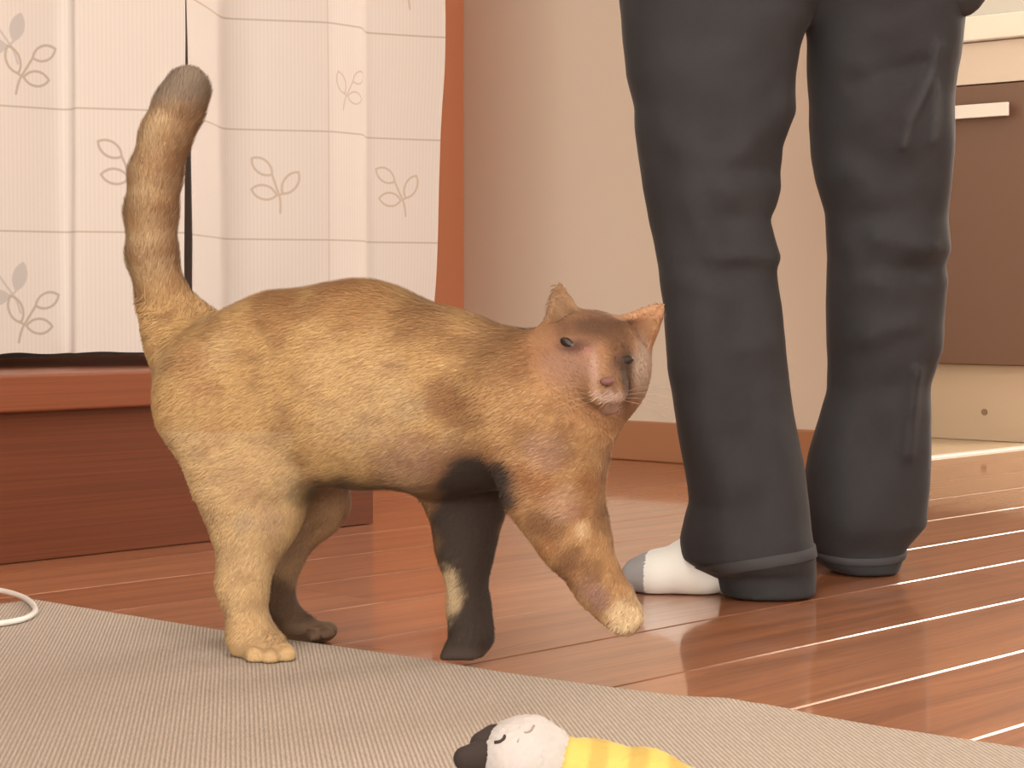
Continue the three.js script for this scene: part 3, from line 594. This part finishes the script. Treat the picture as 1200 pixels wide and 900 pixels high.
// ------------------------------------------------------------------ person seen from behind
{
  const tab = (rows, y) => { if (y <= rows[0][0]) return rows[0][1]; for (let i = 1; i < rows.length; i++) if (y <= rows[i][0]) return lerp(rows[i - 1][1], rows[i][1], (y - rows[i - 1][0]) / (rows[i][0] - rows[i - 1][0])); return rows[rows.length - 1][1]; };
  const LL = [[-60, 727], [0, 725], [44, 729], [89, 733], [127, 744], [178, 748], [222, 754], [267, 762], [311, 771], [356, 778], [400, 781], [432, 782], [467, 788], [510, 796], [553, 803.5], [588, 808], [605, 803], [631, 797], [653, 799], [664, 814], [671, 837], [683, 841], [703, 849], [710, 872]];
  const LR = [[-60, 946], [31, 945], [58, 935.5], [89, 931], [133, 930], [173, 915.5], [222, 915], [242, 909], [258, 901], [284, 908], [302, 913], [315, 909], [356, 915.5], [400, 918.6], [436, 923.5], [480, 929], [532, 938.6], [562, 943], [605, 948], [657, 954], [692, 955], [704, 948], [710, 940]];
  const RL = [[-60, 946], [31, 947], [89, 947.5], [147, 949], [213, 958], [249, 967.5], [302, 971], [356, 969], [423, 969.5], [458, 969.5], [497, 959.5], [532, 948.6], [553, 943.5], [600, 942], [640, 948], [660, 960], [672, 985]];
  const RR = [[-60, 1136], [0, 1133], [27, 1129], [67, 1124], [111, 1118], [178, 1117], [222, 1113], [258, 1109], [293, 1113], [311, 1107], [329, 1110], [378, 1105], [410, 1102.5], [449, 1091], [488, 1089.5], [562, 1088], [614, 1085], [640, 1062], [662, 1055], [673, 1050]];
  const dL = [[-60, 2.2], [30, 2.19], [300, 2.15], [560, 2.13], [711, 2.13]], dR = [[-60, 2.22], [30, 2.23], [300, 2.27], [560, 2.31], [680, 2.315]];
  // tables by height in metres
  const leg = (A, B, Dt, bottom) => {
    const rows = [];
    for (let py = -60; py <= bottom; py += 3) { const d = tab(Dt, py), xl = at(tab(A, py), py, d), xr = at(tab(B, py), py, d); rows.push([xl.y, (xl.x + xr.x) / 2, (xr.x - xl.x) / 2, -d]); }
    rows.reverse(); return rows;
  };
  const L = leg(LL, LR, dL, 713), Rg = leg(RL, RR, dR, 681);
  const row = (T, y, o) => {
    const n = T.length; if (y <= T[0][0]) { o[0] = T[0][1]; o[1] = T[0][2]; o[2] = T[0][3]; return; } if (y >= T[n - 1][0]) { o[0] = T[n - 1][1]; o[1] = T[n - 1][2]; o[2] = T[n - 1][3]; return; }
    let a = 0, b = n - 1; while (b - a > 1) { const m = (a + b) >> 1; if (T[m][0] > y) b = m; else a = m; }
    const t = (y - T[a][0]) / (T[b][0] - T[a][0]); for (let k = 0; k < 3; k++) o[k] = lerp(T[a][k + 1], T[b][k + 1], t);
  };
  const Hh = 0.0045, f = new Field(V(0.09, -0.006, -2.46), V(0.56, 0.84, -1.97), Hh);
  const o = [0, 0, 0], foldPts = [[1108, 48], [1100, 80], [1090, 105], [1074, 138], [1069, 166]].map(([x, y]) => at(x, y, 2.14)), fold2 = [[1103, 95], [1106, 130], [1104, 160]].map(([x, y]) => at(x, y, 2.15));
  const segd = (x, y, a, b) => { const ax = b.x - a.x, ay = b.y - a.y, t = Math.min(1, Math.max(0, ((x - a.x) * ax + (y - a.y) * ay) / (ax * ax + ay * ay))); return Math.hypot(x - a.x - ax * t, y - a.y - ay * t); };
  const poly = (x, y, q) => { let m = 9; for (let i = 1; i < q.length; i++) m = Math.min(m, segd(x, y, q[i - 1], q[i])); return m; };
  const creaseDefs = [[[765, 150], [850, 225], 0.005, 0.02], [[850, 190], [925, 125], 0.004, 0.016], [[820, 205], [905, 200], -0.004, 0.012], [[800, 235], [835, 300], 0.004, 0.018], [[860, 300], [912, 304], 0.004, 0.012], [[790, 330], [850, 345], 0.003, 0.012], [[960, 170], [1030, 215], 0.004, 0.018], [[1010, 90], [1090, 72], -0.004, 0.012], [[980, 60], [1060, 100], 0.003, 0.02], [[1040, 275], [1108, 290], 0.004, 0.012], [[1030, 315], [1106, 318], -0.004, 0.01], [[820, 500], [850, 640], 0.004, 0.022], [[905, 520], [930, 640], 0.004, 0.022], [[1000, 520], [1015, 640], 0.004, 0.02], [[985, 270], [1040, 330], 0.003, 0.014], [[1010, 400], [1090, 380], 0.003, 0.012], [[1096, 440], [1086, 540], 0.007, 0.009], [[850, 410], [915, 398], 0.002, 0.01]].map(([a, b, A, s]) => ({ a: at(...a, 2.14), b: at(...b, 2.14), A, s }));
  const wrinkle = (x, y, z) => {
    let d = 0.0034 * noise(x * 7 + y * 4, y * 8 - x * 3, z * 7) + 0.0014 * noise(x * 13 - y * 9, y * 17, z * 13 + 4) + 0.0008 * noise(x * 20, y * 26, z * 20);
    for (const c of creaseDefs) { if (z > -2.12) {} const q = segd(x, y, c.a, c.b) / c.s; if (q < 2.5) d += 1.5 * c.A * Math.exp(-q * q); }
    let q = poly(x, y, foldPts) / 0.006; if (q < 2.5) d += 0.005 * Math.exp(-q * q); q = poly(x, y, fold2) / 0.005; if (q < 2.5) d += 0.005 * Math.exp(-q * q);
    return d;
  };
  const one = (T, depth, bottom) => (x, y, z) => {
    row(T, y, o); const rx = Math.max(o[1], 0.01), rz = depth(y, rx), sx = (x - o[0]) / rx, sz = (z - o[2]) / rz;
    const pw = 2.3, e = Math.pow(Math.pow(Math.abs(sx), pw) + Math.pow(Math.abs(sz), pw), 1 / pw) - 1;
    let d = e * Math.min(rx, rz) - wrinkle(x, y, z) * (1 - 0.75 * Math.pow(Math.min(1, Math.abs(sx)), 3));
    d = Math.max(d, bottom - y, y - 0.70);
    const g = Math.max(0.004 - Math.abs(d - (y - 0.7)), 0); return d;
  };
  const floorY = 0.0015;
  f.add(V(0.09, -0.006, -2.46), V(0.56, 0.73, -1.97), one(L, (y, r) => Math.min(0.1, Math.max(0.05, r * lerp(0.95, 0.9, sm(0.1, 0.5, y)))), floorY), 0.006);
  f.add(V(0.09, -0.006, -2.46), V(0.56, 0.73, -1.97), one(Rg, (y, r) => Math.min(0.1, Math.max(0.05, r * lerp(0.95, 0.9, sm(0.1, 0.5, y)))), floorY), 0.008);
  const hip = at(938, -70, 2.21);
  f.cap(V(hip.x - 0.075, hip.y + 0.02, -2.2), V(hip.x + 0.075, hip.y + 0.02, -2.22), 0.092, 0.092, 0.04, 0.95);
  f.cap(V(hip.x - 0.05, hip.y + 0.11, -2.2), V(hip.x + 0.05, hip.y + 0.11, -2.22), 0.082, 0.082, 0.04, 0.9);
  const g = f.geometry();
  const charcoal = P(68, 65, 65, 0.37), deep = P(52, 50, 50, 0.37), rimLit = P(116, 110, 108, 0.42), blue = P(72, 70, 71, 0.37), c = new THREE.Color();
  // hem fold: a band a little above the trouser bottom, following each leg
  const bandL = [[800, 655], [820, 660], [880, 656], [956, 641]].map(([x, y]) => at(x, y, 2.07)), bandR = [[944, 645], [985, 657], [1030, 660], [1062, 655]].map(([x, y]) => at(x, y, 2.26));
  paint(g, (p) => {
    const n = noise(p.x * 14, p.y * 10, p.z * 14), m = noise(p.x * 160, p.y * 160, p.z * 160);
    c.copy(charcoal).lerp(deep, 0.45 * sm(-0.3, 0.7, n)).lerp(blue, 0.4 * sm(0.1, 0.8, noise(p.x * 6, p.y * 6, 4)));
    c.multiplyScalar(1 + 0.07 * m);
    const fd = Math.min(poly(p.x, p.y, foldPts), poly(p.x, p.y, fold2)); if (p.z > -2.25) c.lerp(rimLit, 0.45 * (1 - sm(0.0, 0.006, fd)) * (0.6 + 0.5 * n));  // rim light on the pocket folds, painted into the vertex colours
    const sd = segd(p.x, p.y, at(1090, 455, 2.3), at(1086, 545, 2.3)); c.lerp(rimLit, 0.7 * (1 - sm(0.002, 0.006, sd)));  // pale rim highlight painted down the outer edge of the right leg
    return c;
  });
  const person = group('person'); tag(person, 'person seen from behind in charcoal flared jeans and white socks', 'person');
  const denimBump = dataTexture(64, 64, (x, y) => { const k = 128 + 90 * Math.sin((x + y) * 2 * Math.PI * 8); return [k, k, k]; }, false);
  const denim = MP(0xffffff, 0.85, { vertexColors: true, sheen: 0.35, sheenRoughness: 0.5, sheenColor: new THREE.Color(0.35, 0.33, 0.33) });
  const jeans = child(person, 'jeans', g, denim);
  // stitched hem bands wrap round each trouser leg
  const hem = (T, base, tilt, off, hgt, a0, a1) => {
    const pos = [], idx = [], N = 72; let k = 0;
    for (let i = 0; i <= N; i++) {
      const a = lerp(a0, a1, i / N), ca = Math.cos(a), sa = Math.sin(a), se = (v) => Math.sign(v) * Math.pow(Math.abs(v), 2 / 2.3);
      for (const [dy, ex] of [[0, -0.003], [0, 0.0014], [hgt, 0.0012], [hgt, -0.003]]) {
        const y0 = base + tilt(ca) + dy; row(T, y0, o); const rx = o[1], rz = Math.max(0.05, rx * 0.95), y = y0;
        const w = wrinkle(o[0] + rx * se(ca), y, o[2] + rz * se(sa)) * (1 - 0.75 * Math.pow(Math.abs(se(ca)), 3));
        pos.push(o[0] + (rx + w + ex + off) * se(ca), y, o[2] + (rz + w + ex + off) * se(sa));
      }
      if (i < N) { const q = i * 4; for (let j = 0; j < 4; j++) { const a1_ = q + j, b1 = q + (j + 1) % 4; idx.push(a1_, a1_ + 4, b1, b1, a1_ + 4, b1 + 4); } }
    }
    const h = new THREE.BufferGeometry(); h.setAttribute('position', new THREE.Float32BufferAttribute(pos, 3)); h.setIndex(idx); h.computeVertexNormals(); return h;
  };
  const hemMat = M(P(90, 85, 83, 0.42), 0.85, { side: THREE.DoubleSide });
  const yL = at(880, 668, 2.06).y, yR = at(1010, 665, 2.25).y;
  const h1 = mesh('hem', hem(L, yL, (q) => 0.012 * q - 0.004 * q * q, 0.0005, 0.011, 0, Math.PI), hemMat, jeans); h1.userData.label = 'lighter stitched hem band';
  const h2 = mesh('hem_001', hem(Rg, yR, (q) => 0.004 * q * q, 0.0005, 0.008, 0, Math.PI), hemMat, jeans); h2.userData.label = 'lighter stitched hem band';
  // socks
  const sockGeo = (heel, toe, up, width) => {
    const q = new Field(heel.clone().min(toe).sub(V(0.06, 0.06, 0.06)).setY(-0.004), heel.clone().max(toe).add(V(0.06, 0.14, 0.06)), 0.003);
    const dir = toe.clone().sub(heel), lat = V(-dir.z, 0, dir.x).normalize();
    const pt = (t, y, s = 0) => heel.clone().addScaledVector(dir, t).addScaledVector(lat, s).setY(y);
    q.cap(pt(0.06, 0.03), pt(0.14, 0.03), 0.028, 0.029, 0.02);
    q.cap(pt(0.2, 0.042), pt(0.55, 0.031), 0.034, 0.029, 0.02);
    for (const s of [-0.014, 0.014]) { q.cap(pt(0.5, 0.026, s), pt(0.8, 0.02, s), 0.024, 0.019, 0.02); q.cap(pt(0.8, 0.02, s), pt(0.93, 0.0175, s * 0.9), 0.019, 0.0155, 0.015); }
    q.visit(q.lo, V(9, 9, 9), (x, y, z, old) => Math.max(old, 0.0008 - y));
    return { g: q.geometry(), heel, dir: dir.clone().normalize(), len: dir.length() };
  };
  const white_ = P(240, 228, 216, 0.92), greyToe = P(166, 158, 150, 0.85);
  const toes = [];
  const heelL = onFloor(915, 697).setY(0), toeL = onFloor(733, 692).setY(0);
    const socks = [[heelL, toeL], [onFloor(1010, 664).setY(0), onFloor(1010, 664).setY(0).add(V(-0.075, 0, -0.15))]];
  socks.forEach(([h, t]) => {
    const s = sockGeo(h, t); const bound = h.clone().addScaledVector(s.dir, s.len * 0.865);
    // the grey toe is its own piece: faces beyond the seam
    const split = (front) => { const src = s.g, ii = [], P_ = src.attributes.position, v = V(0, 0, 0); for (let i = 0; i < src.index.count; i += 3) { let m = 0; for (let k = 0; k < 3; k++) { v.fromBufferAttribute(P_, src.index.getX(i + k)); m += v.sub(h).dot(s.dir) / 3; } if ((m > s.len * 0.855) === front) ii.push(src.index.getX(i), src.index.getX(i + 1), src.index.getX(i + 2)); } const q = src.clone(); q.setIndex(ii); return q; };
    const k = child(person, 'sock', split(false), M(white_, 0.9)); k.userData.label = 'white sock with a grey toe';
    mesh('sock_toe', split(true), M(greyToe, 0.9), k).userData.label = 'grey toe of the sock';
  });
  // jacket hem and the sleeve whose hand is in the right pocket
  const jf = new Field(V(0.02, 0.55, -2.44), V(0.66, 1.22, -1.98), 0.007), jc = V(hip.x, 0, -2.21);
  jf.cap(V(jc.x - 0.05, 0.80, -2.2), V(jc.x + 0.05, 0.80, -2.22), 0.105, 0.105, 0.04, 0.9);
  jf.cap(V(jc.x - 0.05, 0.82, -2.2), V(jc.x + 0.05, 0.82, -2.22), 0.1, 0.1, 0.04, 0.9);
  jf.cap(V(jc.x - 0.05, 0.83, -2.2), V(jc.x - 0.07, 1.07, -2.2), 0.1, 0.085, 0.05, 0.9);
  jf.cap(V(jc.x + 0.05, 0.83, -2.22), V(jc.x + 0.07, 1.07, -2.22), 0.1, 0.085, 0.05, 0.9);
  jf.cap(V(jc.x - 0.14, 1.1, -2.19), V(jc.x + 0.14, 1.1, -2.23), 0.055, 0.055, 0.05);
  const elbow = at(1185, -190, 2.2), wrist = at(1122, -14, 2.2);
  jf.cap(V(jc.x + 0.16, 1.09, -2.23), elbow, 0.052, 0.042, 0.03); jf.cap(elbow, wrist, 0.042, 0.032, 0.01);
  const el2 = V(jc.x - 0.2, 0.86, -2.24), wr2 = V(jc.x - 0.1, 0.74, -2.32);
  jf.cap(V(jc.x - 0.16, 1.09, -2.2), el2, 0.052, 0.042, 0.03); jf.cap(el2, wr2, 0.042, 0.034, 0.01);
  child(person, 'jacket', jf.geometry(), M(P(66, 62, 60, 0.46), 0.9));
  // head, neck, hair (above the picture)
  const bf = new Field(V(jc.x - 0.12, 1.06, -2.38), V(jc.x + 0.12, 1.42, -2.06), 0.005);
  bf.cap(V(jc.x, 1.07, -2.21), V(jc.x, 1.2, -2.215), 0.045, 0.04, 0.02); bf.cap(V(jc.x, 1.29, -2.21), V(jc.x, 1.33, -2.2), 0.066, 0.072, 0.03); bf.cap(V(jc.x - 0.02, 1.235, -2.24), V(jc.x - 0.02, 1.25, -2.25), 0.035, 0.04, 0.03); bf.cap(V(jc.x - 0.055, 1.275, -2.275), V(jc.x - 0.06, 1.262, -2.282), 0.007, 0.01, 0.01);
  child(person, 'body', bf.geometry(), M(P(224, 176, 142), 0.55));
  const hf = new Field(V(jc.x - 0.13, 1.1, -2.36), V(jc.x + 0.14, 1.44, -2.06), 0.006);
  hf.cap(V(jc.x + 0.012, 1.32, -2.195), V(jc.x + 0.012, 1.335, -2.19), 0.08, 0.08, 0.02); hf.cap(V(jc.x + 0.02, 1.29, -2.18), V(jc.x + 0.03, 1.15, -2.165), 0.07, 0.05, 0.03);
  child(person, 'hair', hf.geometry(), M(P(48, 36, 30), 0.5));
}

// ------------------------------------------------------------------ plush toy
{
  const g = group('plush_toy'); tag(g, 'small plush toy with white head, dark ears and yellow body', 'plush toy');
  const d0 = 1.245, T = (x, y, d = d0) => at(x, y, d), r = (v) => v * d0 / F;
  const plush = (c, more = {}) => MP(c, 0.9, { sheen: 0.5, sheenRoughness: 0.5, sheenColor: new THREE.Color(0.6, 0.55, 0.5), ...more });
  const fuzzy = (geo, a, k) => { const p = geo.attributes.position, n = geo.attributes.normal; for (let i = 0; i < p.count; i++) { const x = p.getX(i), y = p.getY(i), z = p.getZ(i), q = a * (noise(x * k, y * k, z * k) + 0.5 * noise(x * k * 2.3, y * k * 2.3, z * k * 2.3)); p.setXYZ(i, x + n.getX(i) * q, y + n.getY(i) * q, z + n.getZ(i) * q); } geo.computeVertexNormals(); return geo; };
  const hf = new Field(V(-0.06, 0.004, -1.34), V(0.16, 0.09, -1.14), 0.0018);
  hf.cap(T(606, 889), T(620, 888), r(44), r(45), 0.01); hf.cap(T(620, 888), T(638, 893), r(45), r(38), 0.012);
  const head = child(g, 'head', fuzzy(hf.geometry(), 0.0006, 260), plush(P(232, 211, 193, 0.62)));
  for (const [a, b, ra] of [[[546, 889, 1.232], [562, 886, 1.236], 18], [[567, 873, 1.242], [580, 868, 1.246], 20]]) {
    const e = new Field(T(...a).min(T(...b)).subScalar(0.016), T(...a).max(T(...b)).addScalar(0.016), 0.0012);
    e.cap(T(...a), T(...b), r(ra - 3), r(ra), 0.004, 0.7); child(g, 'ear', e.geometry(), plush(P(70, 54, 46, 0.5)));
  }
  const onHead = (x, y) => { // nearest point of the head in front along the line of sight from above
    let best = null; const p = hf, v = hf.v; for (let d = 1.15; d < 1.32; d += 0.0006) { const q = T(x, y, d), i = Math.round((q.x - p.lo.x) / p.h), j = Math.round((q.y - p.lo.y) / p.h), k = Math.round((q.z - p.lo.z) / p.h); if (i < 0 || j < 0 || k < 0 || i >= p.n[0] || j >= p.n[1] || k >= p.n[2]) continue; if (v[i + p.n[0] * (j + p.n[1] * k)] < 0) return q; } return T(x, y, 1.23); };
  const dark = M(P(60, 44, 36, 0.7), 0.7), soft = M(P(170, 146, 128, 0.8), 0.8);
  const arc = (pts, rad, m, n) => child(g, n, tube(pts.map(([x, y]) => onHead(x, y)), rad, 24), m);
  arc([[580, 870], [586, 869], [590, 866], [592, 862]], 0.0011, dark, 'eye');
  arc([[609, 853], [612, 857], [617, 858.5], [622, 856], [626, 850]], 0.0007, soft, 'eye');
  arc([[606, 873], [607, 869], [609, 865]], 0.0006, soft, 'mouth');
  child(g, 'tuft', mergeGeometries([0, 1, 2].map((i) => new THREE.ConeGeometry(0.0016, 0.006, 8).rotateZ(0.3 - 0.3 * i).translate(...T(640 + i * 2, 848, 1.245).toArray()))), plush(P(232, 211, 193, 0.62)));
  const bf = new Field(V(0.0, 0.002, -1.34), V(0.22, 0.09, -1.1), 0.002);
  bf.cap(T(652, 897), T(700, 907, 1.24), r(36), r(36), 0.01); bf.cap(T(700, 907, 1.24), T(760, 918, 1.232), r(36), r(36), 0.01); bf.cap(T(760, 918, 1.232), T(800, 930, 1.225), r(37), r(32), 0.01);
  bf.visit(bf.lo, V(9, 9, 9), (x, y, z, old) => Math.max(old, 0.0068 - y));
  const bg = fuzzy(bf.geometry(), 0.0006, 220), yellow = P(248, 212, 106, 0.62), amber = P(232, 184, 92, 0.6), c = new THREE.Color(), s0 = T(640, 893), s1 = T(800, 932), ax = s1.clone().sub(s0).normalize();
  paint(bg, (p) => { const s = p.clone().sub(s0).dot(ax); return c.copy(yellow).lerp(amber, 0.85 * sm(-0.3, 0.5, Math.sin(s * 2 * Math.PI / 0.0235 + 0.2) + 0.12 * noise(p.x * 90, p.y * 90, p.z * 90))); });
  child(g, 'body', bg, plush(0xffffff, { vertexColors: true })).userData.label = 'yellow body with amber stripes';
}
renderer.render(scene, camera);
